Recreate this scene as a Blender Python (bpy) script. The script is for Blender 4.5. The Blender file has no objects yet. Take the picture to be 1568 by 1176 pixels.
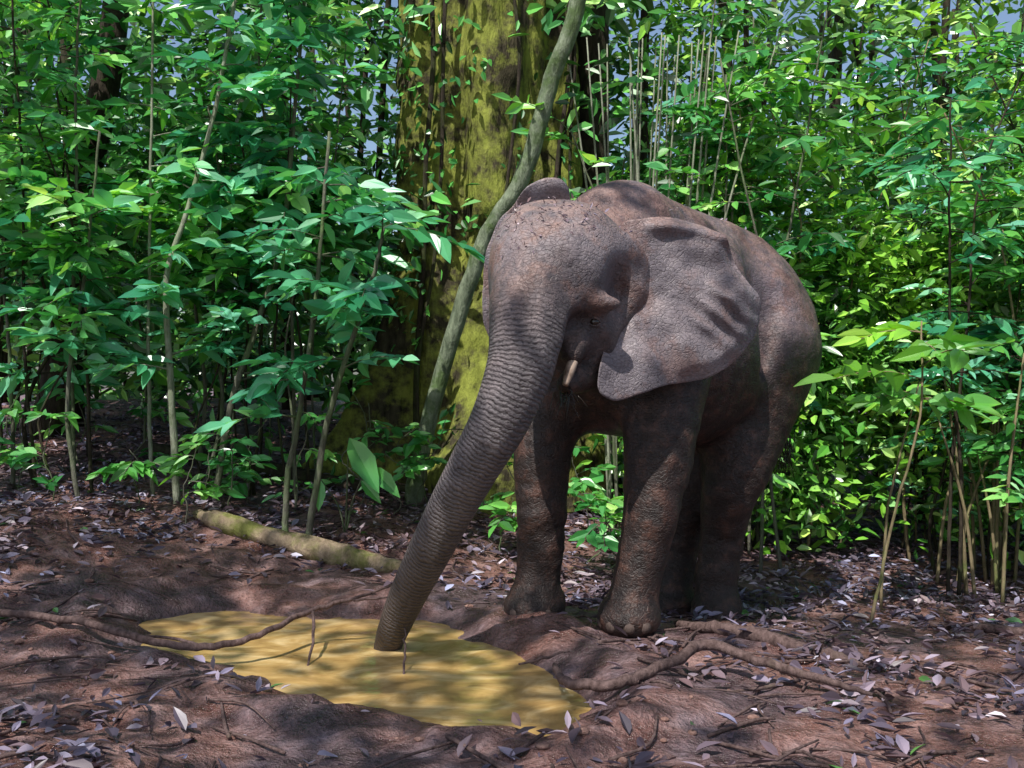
import bpy, math, numpy as np
from mathutils import Vector
rng = np.random.default_rng(11)
UP = np.array([0, 0, 1.0])

# ------------------------------------------------------------------ scene
scene = bpy.context.scene
scene.view_settings.view_transform = 'Standard'
scene.view_settings.look = 'None'
scene.view_settings.exposure = 0
SUN = np.array([-0.24, -0.50, 0.83]); SUN /= np.linalg.norm(SUN)
world = bpy.data.worlds.new("World"); scene.world = world
world.use_nodes = True
wn = world.node_tree.nodes; wl = world.node_tree.links
bg = wn['Background']; bg.inputs['Strength'].default_value = 0.15
sky = wn.new('ShaderNodeTexSky'); sky.sky_type = 'NISHITA'; sky.sun_disc = False
sky.sun_elevation = math.asin(SUN[2]); sky.sun_rotation = math.atan2(SUN[0], SUN[1]) % (2*math.pi)
sky.dust_density = 2.0
wl.new(sky.outputs[0], bg.inputs[0])
sl = bpy.data.lights.new("sun", 'SUN'); sl.energy = 5.0; sl.angle = math.radians(0.5); sl.color = (1, 0.965, 0.91)
so = bpy.data.objects.new("sun", sl); scene.collection.objects.link(so)
so.rotation_euler = Vector(tuple(SUN)).to_track_quat('Z', 'Y').to_euler()
so.location = (-5, -10, 20)
cam = bpy.data.cameras.new("camera"); co = bpy.data.objects.new("camera", cam)
scene.collection.objects.link(co); scene.camera = co
cam.lens = 36; cam.sensor_width = 36; cam.clip_end = 2000; cam.clip_start = 0.05
co.location = (0, 0, 1.3); co.rotation_euler = (math.radians(90), 0, 0)

# ------------------------------------------------------------------ materials
def new_mat(name):
    m = bpy.data.materials.new(name); m.use_nodes = True
    nt = m.node_tree
    for n in list(nt.nodes): nt.nodes.remove(n)
    out = nt.nodes.new('ShaderNodeOutputMaterial')
    return m, nt, out
def N(nt, t, **kw):
    n = nt.nodes.new(t)
    for k, v in kw.items(): setattr(n, k, v)
    return n
def ramp(nt, fac, stops, interp='LINEAR'):
    r = nt.nodes.new('ShaderNodeValToRGB'); r.color_ramp.interpolation = interp
    e = r.color_ramp.elements
    while len(e) < len(stops): e.new(0.5)
    for i, (p, c) in enumerate(stops):
        e[i].position = p; e[i].color = (c[0], c[1], c[2], 1)
    nt.links.new(fac, r.inputs[0]); return r.outputs[0]
def noise(nt, scale, detail=4, vec=None, rough=0.55, dist=0.0):
    n = nt.nodes.new('ShaderNodeTexNoise'); n.inputs['Scale'].default_value = scale
    n.inputs['Detail'].default_value = detail; n.inputs['Roughness'].default_value = rough
    n.inputs['Distortion'].default_value = dist
    if vec is None:
        g = nt.nodes.new('ShaderNodeNewGeometry'); vec = g.outputs['Position']
    nt.links.new(vec, n.inputs['Vector']); return n.outputs['Fac']
def mix(nt, fac, a, b, mode='MIX'):
    m = nt.nodes.new('ShaderNodeMix'); m.data_type = 'RGBA'; m.blend_type = mode
    for s, v in ((0, fac), (6, a), (7, b)):
        if isinstance(v, bpy.types.NodeSocket): nt.links.new(v, m.inputs[s])
        else: m.inputs[s].default_value = v if s == 0 else (v[0], v[1], v[2], 1)
    return m.outputs[2]
def mth(nt, op, a, b=None, clamp=False):
    m = nt.nodes.new('ShaderNodeMath'); m.operation = op; m.use_clamp = clamp
    for i, v in enumerate((a, b)):
        if v is None: continue
        if isinstance(v, bpy.types.NodeSocket): nt.links.new(v, m.inputs[i])
        else: m.inputs[i].default_value = v
    return m.outputs[0]
def maprange(nt, v, a, b, c=0.0, d=1.0):
    m = nt.nodes.new('ShaderNodeMapRange'); nt.links.new(v, m.inputs[0])
    m.inputs[1].default_value = a; m.inputs[2].default_value = b
    m.inputs[3].default_value = c; m.inputs[4].default_value = d
    return m.outputs[0]
def bump(nt, h, strength, dist, prev=None):
    b = nt.nodes.new('ShaderNodeBump'); b.inputs['Strength'].default_value = strength
    b.inputs['Distance'].default_value = dist; nt.links.new(h, b.inputs['Height'])
    if prev is not None: nt.links.new(prev, b.inputs['Normal'])
    return b.outputs[0]
def principled(nt, out, col, rough=0.8, normal=None, spec=0.3):
    p = nt.nodes.new('ShaderNodeBsdfPrincipled')
    if isinstance(col, bpy.types.NodeSocket): nt.links.new(col, p.inputs['Base Color'])
    else: p.inputs['Base Color'].default_value = (*col, 1)
    if isinstance(rough, bpy.types.NodeSocket): nt.links.new(rough, p.inputs['Roughness'])
    else: p.inputs['Roughness'].default_value = rough
    p.inputs['Specular IOR Level'].default_value = spec
    if normal is not None: nt.links.new(normal, p.inputs['Normal'])
    if out is not None: nt.links.new(p.outputs[0], out.inputs[0])
    return p

def leaf_material(name, stops, transl=0.3, rough=0.30, patch=((0.5,0.72,0.8),(1.35,1.2,0.9)), spec=0.8):
    m, nt, out = new_mat(name)
    a = N(nt, 'ShaderNodeAttribute', attribute_name='rnd')
    c = ramp(nt, a.outputs['Fac'], stops)
    if patch:
        pn = noise(nt, 1.3, 1)
        c = mix(nt, 1.0, c, ramp(nt, pn, [(0.38, patch[0]), (0.62, patch[1])]), 'MULTIPLY')
    if transl == 0:
        principled(nt, out, c, rough, spec=spec); return m
    p = principled(nt, None, c, rough, spec=spec)
    t = nt.nodes.new('ShaderNodeBsdfTranslucent')
    nt.links.new(mix(nt, 1.0, c, (1.6, 1.5, 0.5), 'MULTIPLY'), t.inputs[0])
    ms = nt.nodes.new('ShaderNodeMixShader'); ms.inputs[0].default_value = transl
    nt.links.new(p.outputs[0], ms.inputs[1]); nt.links.new(t.outputs[0], ms.inputs[2])
    nt.links.new(ms.outputs[0], out.inputs[0])
    return m
SG = [(0, (.015,.075,.015)), (.3, (.045,.20,.04)), (.55, (.09,.36,.09)), (.78, (.18,.54,.14)), (1, (.42,.78,.30))]  # dark and pale ends carry painted shadow and highlight contrast between leaves
M_leaf = leaf_material("leaf_green", SG)
M_leaf_mass = leaf_material("leaf_green_mass", [(p, (r*1.15, g*1.1, b_*.95)) for p, (r, g, b_) in SG], transl=0)
M_leaf_teal = leaf_material("leaf_teal", [(0, (.015,.09,.04)), (.35, (.04,.26,.11)), (.7, (.11,.48,.24)), (1, (.38,.80,.52))], patch=((.65,.82,.92),(1.3,1.15,1.05)))
M_leaf_yel = leaf_material("leaf_yellowgreen", [(0, (.03,.11,.012)), (.35, (.12,.35,.035)), (.7, (.28,.62,.09)), (1, (.55,.85,.28))])
M_leaf_yel_mass = leaf_material("leaf_yellowgreen_mass", [(0, (.035,.12,.012)), (.35, (.14,.38,.035)), (.7, (.32,.66,.09)), (1, (.60,.86,.28))], transl=0)
M_leaf_far = leaf_material("leaf_far", [(0, (.025,.085,.012)), (.5, (.10,.32,.045)), (1, (.32,.64,.15))], transl=0)
M_litter = leaf_material("litter_leaf", [(0, (.04,.027,.03)), (.3, (.10,.075,.09)), (.55, (.17,.12,.125)), (.75, (.28,.24,.29)), (.9, (.44,.39,.43)), (.97,(.62,.60,.68)), (1, (.10,.26,.06))], transl=0, rough=0.40, patch=((.8,.88,1.12),(1.15,1.0,.98)), spec=.6)

def bark_material(name, c1, c2, moss=(.10,.14,.03), moss_amt=(0.45,0.65), sc=9, bs=0.6):
    m, nt, out = new_mat(name)
    g = N(nt, 'ShaderNodeNewGeometry')
    mp = N(nt, 'ShaderNodeMapping'); mp.inputs['Scale'].default_value = (1, 1, 0.3)
    nt.links.new(g.outputs['Position'], mp.inputs[0])
    n1 = noise(nt, sc*2, 5, mp.outputs[0], 0.65)
    n2 = noise(nt, 3.0, 5, None, 0.7)
    c = ramp(nt, n1, [(0.3, c1), (0.7, c2)])
    mc = mix(nt, n1, tuple(x*0.3 for x in moss), tuple(x*1.7 for x in moss))
    c = mix(nt, maprange(nt, n2, moss_amt[0], moss_amt[1]), c, mc)
    principled(nt, out, c, 0.9, bump(nt, n1, bs, 0.05), 0.2)
    return m
M_bark_big = bark_material("bark_mossy", (.014,.012,.007), (.10,.085,.05), (.26,.29,.055), (.42,.58), 7, 1.0)
M_bark = bark_material("bark_grey", (.06,.06,.045), (.20,.20,.15), (.12,.18,.07), (.45,.7), 14)
M_bark_pale = bark_material("bark_pale", (.14,.15,.10), (.38,.40,.31), (.16,.24,.09), (.5,.75), 20, .4)
M_bark_lean = bark_material("bark_greenish", (.08,.105,.065), (.31,.36,.25), (.10,.15,.06), (.48,.6), 10, .8)
M_culm = bark_material("cane_tan", (.14,.11,.06), (.34,.27,.16), (.14,.20,.05), (.5,.7), 16, .3)
M_bark_dark = bark_material("bark_dark", (.02,.016,.012), (.07,.055,.04), (.05,.07,.02), (.5,.7), 12)
M_stick = bark_material("stick_bark", (.05,.03,.027), (.20,.135,.125), (.12,.10,.06), (.6,.8), 20, .5)
M_log = bark_material("log_bark", (.15,.11,.07), (.42,.32,.22), (.17,.18,.05), (.46,.62), 8, .8)

# ------------------------------------------------------------------ mesh builder
def catmull(P, R, sub):
    if len(P) < 3:
        t = np.linspace(0, 1, sub+1)[:, None]; return P[0]*(1-t)+P[-1]*t, (R[0]*(1-t)+R[-1]*t).ravel()
    Q = np.column_stack([P, R]); Q = np.vstack([2*Q[0]-Q[1], Q, 2*Q[-1]-Q[-2]]); out = []
    for i in range(1, len(Q)-2):
        for t in np.linspace(0, 1, sub, endpoint=False):
            a, b, c, d = Q[i-1], Q[i], Q[i+1], Q[i+2]
            out.append(.5*((2*b)+(-a+c)*t+(2*a-5*b+4*c-d)*t*t+(-a+3*b-3*c+d)*t**3))
    out.append(Q[-2]); out = np.array(out); return out[:, :3], np.maximum(out[:, 3], 1e-3)
class B:
    def __init__(s): s.V=[]; s.F=[]; s.n=0
    def verts(s, v):
        v = np.asarray(v, float).reshape(-1, 3); o = s.n; s.V.append(v); s.n += len(v); return o
    def faces(s, f, mat=0, rnd=0.5, smooth=True):
        f = np.asarray(f, int); r = np.broadcast_to(np.asarray(rnd, float), (len(f),))
        s.F.append((f, mat, r, smooth))
    def tube(s, pts, rad, seg=8, mat=0, sub=6, wob=0.0, cap=True):
        pts = np.asarray(pts, float); rad = np.asarray(rad, float)
        if rad.ndim == 0: rad = np.full(len(pts), float(rad))
        P, R = catmull(pts, rad, sub)
        if wob: P[1:-1] += rng.normal(0, wob, (len(P)-2, 3))
        n = len(P); T = np.gradient(P, axis=0); T /= np.linalg.norm(T, axis=1)[:, None] + 1e-9
        ref = np.array([1., 0, 0]) if abs(T[0][0]) < .8 else np.array([0, 1., 0])
        u = np.cross(T[0], ref); u /= np.linalg.norm(u)
        ang = np.linspace(0, 2*np.pi, seg, endpoint=False); out = np.empty((n, seg, 3))
        for i in range(n):
            u = u - T[i]*np.dot(u, T[i]); u /= np.linalg.norm(u) + 1e-9; w = np.cross(T[i], u)
            out[i] = P[i] + R[i]*(np.cos(ang)[:, None]*u + np.sin(ang)[:, None]*w)
        o = s.verts(out)
        i, j = np.meshgrid(np.arange(n-1), np.arange(seg), indexing='ij'); i = i.ravel(); j = j.ravel(); k = (j+1) % seg
        s.faces(o+np.stack([i*seg+j, i*seg+k, (i+1)*seg+k, (i+1)*seg+j], 1), mat)
        if cap:
            s.faces([list(o+np.arange(seg))[::-1]], mat); s.faces([list(o+(n-1)*seg+np.arange(seg))], mat)
    def leaves(s, P, D, Nn, L, W, rnd, mat=0, fold=0.18, droop=0.12, simple=False):
        n = len(P); D = D/(np.linalg.norm(D, axis=1)[:, None]+1e-9)
        S = np.cross(Nn, D); S /= np.linalg.norm(S, axis=1)[:, None]+1e-9
        Nn = np.cross(D, S)
        L = np.broadcast_to(L, (n,))[:, None]; W = np.broadcast_to(W, (n,))[:, None]
        prof = [(.33, .5), (.72, .38)] if simple else [(.2, .36), (.48, .5), (.78, .27)]
        vs = [P]
        for sg in (1, -1):
            for t, w in prof:
                vs.append(P + D*L*t + S*W*w*sg + Nn*(W*w*2*fold - L*droop*t*t))
        vs.append(P + D*L - Nn*L*droop)
        k = len(vs); V = np.stack(vs, 1); o = s.verts(V); b = o + np.arange(n)[:, None]*k; m = len(prof)
        s.faces(b + np.array([[0] + list(range(1, m+1)) + [k-1]]), mat, rnd, False)
        s.faces(b + np.array([[0, k-1] + list(range(2*m, m, -1))]), mat, rnd, False)
    def build(s, name, mats, parent=None):
        V = np.concatenate(s.V); me = bpy.data.meshes.new(name)
        lv = np.concatenate([f.ravel() for f, *_ in s.F]); tot = np.concatenate([np.full(len(f), f.shape[1]) for f, *_ in s.F])
        mi = np.concatenate([np.full(len(f), m) for f, m, *_ in s.F]); rn = np.concatenate([r for _, _, r, _ in s.F])
        sm = np.concatenate([np.full(len(f), q) for f, _, _, q in s.F])
        me.vertices.add(len(V)); me.vertices.foreach_set('co', V.astype(np.float32).ravel())
        me.loops.add(len(lv)); me.loops.foreach_set('vertex_index', lv.astype(np.int32))
        me.polygons.add(len(tot)); st = np.concatenate([[0], np.cumsum(tot)[:-1]])
        me.polygons.foreach_set('loop_start', st.astype(np.int32))
        for m in mats: me.materials.append(m)
        me.polygons.foreach_set('material_index', mi.astype(np.int32))
        me.polygons.foreach_set('use_smooth', sm.astype(bool))
        me.update(calc_edges=True)
        at = me.attributes.new('rnd', 'FLOAT', 'FACE'); at.data.foreach_set('value', rn.astype(np.float32))
        ob = bpy.data.objects.new(name, me); scene.collection.objects.link(ob)
        if parent: ob.parent = parent
        return ob
def vn(x, y, seed=0):
    xi = np.floor(x); yi = np.floor(y); fx = x-xi; fy = y-yi; fx = fx*fx*(3-2*fx); fy = fy*fy*(3-2*fy)
    h = lambda a, b: (np.sin(a*127.1+b*311.7+seed*74.7)*43758.5453) % 1.0
    return (h(xi, yi)*(1-fx)+h(xi+1, yi)*fx)*(1-fy)+(h(xi, yi+1)*(1-fx)+h(xi+1, yi+1)*fx)*fy
def fbm(x, y, o=4, seed=0):
    s = 0; a = .5
    for i in range(o): s = s + a*vn(x*2**i, y*2**i, seed+i); a *= .5
    return s
def sstep(a, b, x): t = np.clip((x-a)/(b-a), 0, 1); return t*t*(3-2*t)

# ------------------------------------------------------------------ terrain
CP = np.array([(0.12,5.7,0),(.6,5.42,0),(1.08,6.78,-.24),(1.3,6.5,-.18),(-5.5,11,.93),(-2.7,11,.86),(-.6,11,.5),(1.2,11,0),
 (3.1,9.5,-.17),(3.65,8,-.29),(2.75,5.5,-.14),(4.5,11,-.2),(-3.25,6.5,.29),(-2.5,5,0),(-2.47,8,.38),(-.64,7.5,.14),(0,3.4,.02),
 (-2,3.5,.02),(2,3.5,-.03),(0,1,0),(-6,5,.15),(-7,8,.5),(6,5,-.15),(1.6,4.6,-.03),(-5,1,0),(5,1,-.1),(-1.5,6.7,.06),(-6,14,1.1),(0,14,.6),(5,14,0),(7,9,-.2)], float)
def U(r): return np.where(r > 1e-6, r*r*np.log(r+1e-9), 0)
n = len(CP); K = U(np.hypot(CP[:, None, 0]-CP[None, :, 0], CP[:, None, 1]-CP[None, :, 1])) + np.eye(n)*0.05
Pm = np.column_stack([np.ones(n), CP[:, :2]]); A = np.block([[K, Pm], [Pm.T, np.zeros((3, 3))]])
sol = np.linalg.solve(A, np.concatenate([CP[:, 2], np.zeros(3)]))
POLY = np.array([(-1.93,5.28),(-2.12,5.85),(-1.9,6.06),(-1.4,6.03),(-.92,5.95),(-.54,5.85),(-.28,5.56),(.02,5.14),(.23,4.68),(.34,4.3),(.32,4.05),
 (.12,3.85),(-.25,3.95),(-.55,4.15),(-.85,4.33),(-1.08,4.66),(-1.34,4.9),(-1.66,5.04)])
WL = -0.05
def pdist(x, y):
    sh = x.shape; x = x.ravel(); y = y.ravel(); d = np.full(len(x), 1e9); ins = np.zeros(len(x), bool); m = len(POLY)
    for i in range(m):
        a = POLY[i]; b = POLY[(i+1) % m]; e = b-a; t = np.clip(((x-a[0])*e[0]+(y-a[1])*e[1])/(e@e), 0, 1)
        d = np.minimum(d, np.hypot(x-a[0]-t*e[0], y-a[1]-t*e[1]))
        c = ((a[1] > y) != (b[1] > y)) & (x < (b[0]-a[0])*(y-a[1])/(b[1]-a[1]+1e-12)+a[0]); ins ^= c
    return np.where(ins, -d, d).reshape(sh)
def ground(x, y):
    x = np.asarray(x, float); y = np.asarray(y, float); z = sol[n]+sol[n+1]*x+sol[n+2]*y
    for i in range(n): z = z + sol[i]*U(np.hypot(x-CP[i, 0], y-CP[i, 1]))
    r = np.hypot(x, y-6); w = sstep(8, 13, r); z = z*(1-w)+np.clip(z, -.2, 1.0)*w
    w2 = sstep(12, 22, r); z = z*(1-w2)+.4*w2
    z = z + (fbm(x*1.3, y*1.3, 4, 3)-.47)*.15 + (fbm(x*7, y*7, 4, 9)-.46)*.07
    d = pdist(x, y) + (fbm(x*3.5, y*3.5, 4, 5)-.46)*.30
    t = sstep(-.22, .20, d)
    rim = .06*np.exp(-((d-.3)/.12)**2)*fbm(x*4, y*4, 3, 8)*1.6
    return np.where(d < .9, (WL-.07)*(1-t)+np.maximum(z, WL+.015)*t+rim, z)
gp = np.geomspace(1, 300, 34)
gx = np.concatenate([-7-gp[::-1]+1-.05, np.arange(-7, 7.01, .04), 7+gp-1+.05])
gy = np.concatenate([1.5-gp[::-1]+1-.05, np.arange(1.5, 6.5, .03), np.arange(6.5, 13, .06), 13+gp-1+.05])
GX, GY = np.meshgrid(gx, gy, indexing='ij'); GZ = ground(GX, GY)
b = B(); b.verts(np.stack([GX, GY, GZ], -1)); nx, ny = GX.shape
i, j = np.meshgrid(np.arange(nx-1), np.arange(ny-1), indexing='ij'); i = i.ravel(); j = j.ravel()
b.faces(np.stack([i*ny+j, (i+1)*ny+j, (i+1)*ny+j+1, i*ny+j+1], 1))
m, nt, out = new_mat("forest_soil")
n1 = noise(nt, 0.9, 3, None, .6); n2 = noise(nt, 6, 6, None, .65); n3 = noise(nt, 50, 3, None, .65)
mud = ramp(nt, n2, [(.3, (.11,.045,.034)), (.5, (.25,.13,.105)), (.72, (.44,.29,.26))])
soil = ramp(nt, n2, [(.3, (.045,.028,.030)), (.55, (.14,.092,.098)), (.75, (.28,.22,.245))])
c = mix(nt, maprange(nt, n1, .42, .56), soil, mud)
c = mix(nt, 1.0, c, ramp(nt, n3, [(.3, (.6,.6,.62)), (.7, (1.28,1.22,1.24))]), 'MULTIPLY')
h = mth(nt, 'ADD', n2, mth(nt, 'MULTIPLY', n3, .45))
principled(nt, out, c, maprange(nt, n2, .38, .65, .16, .7), bump(nt, h, 1.0, .06), .6)
b.build("ground", [m])

# water
wx = np.arange(-2.6, .9, .035); wy = np.arange(3.4, 6.6, .035); WX, WY = np.meshgrid(wx, wy, indexing='ij'); wd = pdist(WX, WY)
tip = np.hypot(WX+.62, WY-5.2)
WZ = WL + .003*np.sin(tip*42)*np.exp(-tip*2.2) + .003*(fbm(WX*7, WY*7, 2)-.4)
b = B(); b.verts(np.stack([WX, WY, WZ], -1)); nx, ny = WX.shape
i, j = np.meshgrid(np.arange(nx-1), np.arange(ny-1), indexing='ij'); i = i.ravel(); j = j.ravel(); k = wd[i, j] < .36; i = i[k]; j = j[k]
b.faces(np.stack([i*ny+j, (i+1)*ny+j, (i+1)*ny+j+1, i*ny+j+1], 1))
m, nt, out = new_mat("muddy_water")
g = N(nt, 'ShaderNodeNewGeometry'); mp = N(nt, 'ShaderNodeMapping'); mp.inputs['Scale'].default_value = (1, 1.7, 1); mp.inputs['Rotation'].default_value = (0, 0, -.6)
nt.links.new(g.outputs['Position'], mp.inputs[0])
n1 = noise(nt, 2.2, 5, mp.outputs[0], .6, 2.0); n2 = noise(nt, 6, 3, mp.outputs[0], .5)
c = ramp(nt, n1, [(.32, (.36,.22,.075)), (.5, (.54,.35,.13)), (.66, (.74,.54,.26))])
principled(nt, out, c, .06, bump(nt, n2, .2, .03), .6)
b.build("mud_puddle", [m])

# ------------------------------------------------------------------ elephant (distance-field sculpt -> one continuous skin)
H = .0145
ox = np.array([-.95, 4.4, -.35]); dim = (np.array([3.25, 3.3, 3.0])/H).astype(int)
AX = [ox[a]+np.arange(dim[a])*H for a in range(3)]
D = np.full(tuple(dim), 1.0, np.float32)
def region(lo, hi):
    s = []
    for a in range(3):
        i0 = max(0, int((lo[a]-ox[a])/H)); i1 = min(dim[a], int((hi[a]-ox[a])/H)+2); s.append(slice(i0, i1))
    s = tuple(s); X, Y, Z = np.meshgrid(AX[0][s[0]], AX[1][s[1]], AX[2][s[2]], indexing='ij', sparse=True); return s, X, Y, Z
def comb(s, d, k, sub=False):
    a = D[s]
    if sub:
        d = -d; h = np.clip(.5+.5*(d-a)/k, 0, 1); D[s] = a*(1-h)+d*h+k*h*(1-h)
    else:
        h = np.clip(.5+.5*(a-d)/k, 0, 1); D[s] = a*(1-h)+d*h-k*h*(1-h)
def ell(c, r, axes=None, k=.1, sub=False):
    c = np.array(c, float); R = max(r)+.28; s, X, Y, Z = region(c-R, c+R); X = X-c[0]; Y = Y-c[1]; Z = Z-c[2]
    if axes is None: q = (X, Y, Z)
    else: q = tuple(X*a[0]+Y*a[1]+Z*a[2] for a in axes)
    k0 = np.sqrt(sum((q[i]/r[i])**2 for i in range(3))); k1 = np.sqrt(sum((q[i]/r[i]**2)**2 for i in range(3)))
    comb(s, (k0*(k0-1)/(k1+1e-6)).astype(np.float32), k, sub)
def capd(a, b, ra, rb, X, Y, Z):
    e = b-a; t = np.clip(((X-a[0])*e[0]+(Y-a[1])*e[1]+(Z-a[2])*e[2])/(e@e), 0, 1)
    return (np.sqrt((X-a[0]-t*e[0])**2+(Y-a[1]-t*e[1])**2+(Z-a[2]-t*e[2])**2)-(ra+(rb-ra)*t)).astype(np.float32)
def chain(pts, k=.06, sub=3, subt=False):
    """one limb: hard union of its segments, then one smooth blend into the body"""
    P, R = catmull(np.array([p[:3] for p in pts], float), np.array([p[3] for p in pts], float), sub)
    M = R.max()+.22; s, X, Y, Z = region(P.min(0)-M, P.max(0)+M); T = np.full(D[s].shape, 1.0, np.float32); o = np.array([q.start for q in s])
    for q in range(len(P)-1):
        m = max(R[q], R[q+1])+.2; s2, x, y, z = region(np.minimum(P[q], P[q+1])-m, np.maximum(P[q], P[q+1])+m)
        l = tuple(slice(s2[a].start-o[a], s2[a].stop-o[a]) for a in range(3)); T[l] = np.minimum(T[l], capd(P[q], P[q+1], R[q], R[q+1], x, y, z))
    comb(s, T, k, subt)
Fv = np.array([-.66, -.75, 0]); Fv /= np.linalg.norm(Fv); Lv = np.array([-Fv[1], Fv[0], 0]); TA = (Fv, Lv, UP)
ell((.60,5.90,1.68), (.55,.43,.68), TA, .1)
ell((.63,5.92,2.10), (.40,.22,.36), TA, .15)
ell((1.02,6.37,1.60), (.80,.55,.70), TA, .15)
ell((1.5,6.9,1.62), (.52,.50,.64), TA, .15)
ell((1.68,7.08,1.60), (.38,.40,.50), TA, .15)
chain([(.72,6.0,2.26,.19),(1.1,6.45,2.19,.20),(1.45,6.85,2.14,.21),(1.72,7.15,1.98,.21)], .15)
chain([(.62,5.8,1.74,.44),(.48,5.54,1.77,.385),(.34,5.28,1.80,.33)], .12)
chain([(.95,5.85,1.95,.08),(1.0,5.74,1.6,.10),(.92,5.6,1.3,.10)], .12)
ell((1.52,6.30,1.70), (.22,.08,.34), TA, .14, True)
# legs
chain([(.84,5.72,1.5,.27),(.82,5.60,1.2,.225),(.78,5.5,.907,.18),(.73,5.46,.56,.142),(.67,5.44,.28,.128),(.63,5.43,.10,.14)], .12)
ell((.76,5.40,.62), (.09,.08,.12), None, .07)
ell((.615,5.40,.065), (.165,.165,.11), None, .06)
chain([(.34,5.9,1.4,.26),(.22,5.8,1.12,.20),(.17,5.75,.89,.165),(.165,5.74,.52,.138),(.15,5.74,.25,.126),(.135,5.73,.10,.138)], .12)
ell((.14,5.68,.60), (.09,.08,.12), None, .07)
ell((.12,5.70,.06), (.172,.165,.11), None, .06)
chain([(1.66,6.76,1.5,.36),(1.52,6.62,1.08,.28),(1.43,6.5,.82,.225),(1.37,6.46,.62,.178),(1.34,6.53,.34,.142),(1.30,6.52,.05,.13),(1.3,6.5,-.08,.14)], .12)
ell((1.29,6.47,-.12), (.16,.16,.11), None, .06)
chain([(1.3,7.1,1.35,.34),(1.2,6.95,1.0,.26),(1.2,6.82,.64,.185),(1.12,6.86,.28,.142),(1.08,6.84,.0,.13),(1.07,6.8,-.12,.14)], .12)
ell((1.06,6.77,-.17), (.16,.16,.11), None, .06)
chain([(.98,5.75,1.35,.06),(.92,5.55,1.05,.05),(.88,5.46,.80,.03)], .08)
# head
Fh = np.array([-.42, -.88, -.2]); Fh /= np.linalg.norm(Fh); Lh = np.cross(UP, Fh); Lh /= np.linalg.norm(Lh); Uh = np.cross(Fh, Lh); HA = (Fh, Lh, Uh)
ell((.24,5.14,1.87), (.30,.33,.33), HA, .08)
ell((.16,5.01,1.83), (.20,.27,.29), HA, .12)
ell((.30,5.14,2.02), (.2,.2,.17), HA, .1)
ell((.12,5.18,2.03), (.2,.18,.17), HA, .1)
ell((.40,5.10,1.60), (.13,.15,.20), None, .08)
ell((.03,5.08,1.64), (.13,.15,.19), None, .08)
chain([(.45,5.10,2.0,.09),(.56,5.15,1.97,.085),(.64,5.26,1.88,.08)], .06)
chain([(.45,5.2,1.42,.13),(.34,5.06,1.34,.085),(.265,4.95,1.30,.05)], .06)
chain([(.33,5.04,1.56,.11),(.30,4.95,1.49,.075),(.285,4.90,1.44,.055)], .06)
ell((.53,4.97,1.76), (.07,.18,.14), None, .09, True)
ell((.45,4.90,1.42), (.08,.12,.11), None, .05, True)
TR = [(.13,4.99,1.82,.225),(.085,4.87,1.68,.195),(.064,4.80,1.57,.172),(.04,4.74,1.385,.158),(-.052,4.72,1.143,.137),(-.170,4.78,.928,.122),(-.292,4.88,.703,.113),
      (-.41,4.98,.468,.105),(-.515,5.08,.257,.094),(-.60,5.18,.06,.080),(-.635,5.24,-.04,.072),(-.66,5.27,-.12,.06)]
chain(TR, .06, 8)
ell((.405,4.915,1.685), (.12,.06,.042), None, .05)
chain([(.30,4.86,1.72,.045),(.22,4.80,1.62,.04),(.19,4.75,1.5,.03)], .06)
ell((.385,4.82,1.592), (.08,.08,.048), None, .03, True)
ell((.310,4.82,1.58), (.045,.09,.06), None, .03, True)
chain([(1.86,7.3,1.98,.06),(1.98,7.42,1.7,.04),(2.0,7.45,1.3,.03),(1.97,7.42,.95,.025)], .05)

def surface_nets(D):
    s = D < 0; c = [(a, b_, c_) for a in (0, 1) for b_ in (0, 1) for c_ in (0, 1)]
    nx, ny, nz = D.shape; sl = lambda o: (slice(o[0], nx-1+o[0]), slice(o[1], ny-1+o[1]), slice(o[2], nz-1+o[2]))
    cnt = sum(s[sl(o)].astype(np.int8) for o in c); I = np.argwhere((cnt > 0) & (cnt < 8))
    vals = {o: D[I[:, 0]+o[0], I[:, 1]+o[1], I[:, 2]+o[2]] for o in c}; acc = np.zeros((len(I), 3)); nn = np.zeros(len(I))
    for o in c:
        for a in range(3):
            if o[a] == 0:
                p = list(o); p[a] = 1; p = tuple(p); v0 = vals[o]; v1 = vals[p]; m = (v0 < 0) != (v1 < 0)
                t = v0/(v0-v1+1e-12); q = np.zeros((len(I), 3)); q += np.array(o); q[:, a] = t
                acc[m] += q[m]; nn[m] += 1
    V = (I+acc/nn[:, None])*H+ox
    idx = np.full((nx-1, ny-1, nz-1), -1, np.int32); idx[I[:, 0], I[:, 1], I[:, 2]] = np.arange(len(I)); Q = []
    for a in range(3):
        o1, o2 = (a+1) % 3, (a+2) % 3; A0 = s[tuple(slice(1, -1) if q != a else slice(0, -1) for q in range(3))]; A1 = s[tuple(slice(1, -1) if q != a else slice(1, None) for q in range(3))]
        E = np.argwhere(A0 != A1); fl = A0[E[:, 0], E[:, 1], E[:, 2]]; E = E.copy()
        for q in range(3):
            if q != a: E[:, q] += 1
        def cell(d1, d2):
            C = E.copy(); C[:, o1] -= d1; C[:, o2] -= d2; return idx[C[:, 0], C[:, 1], C[:, 2]]
        q = np.stack([cell(0, 0), cell(1, 0), cell(1, 1), cell(0, 1)], 1); q[~fl] = q[~fl][:, ::-1]; Q.append(q)
    Q = np.concatenate(Q); return V, Q[(Q >= 0).all(1)]
V, Q = surface_nets(D)
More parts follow.
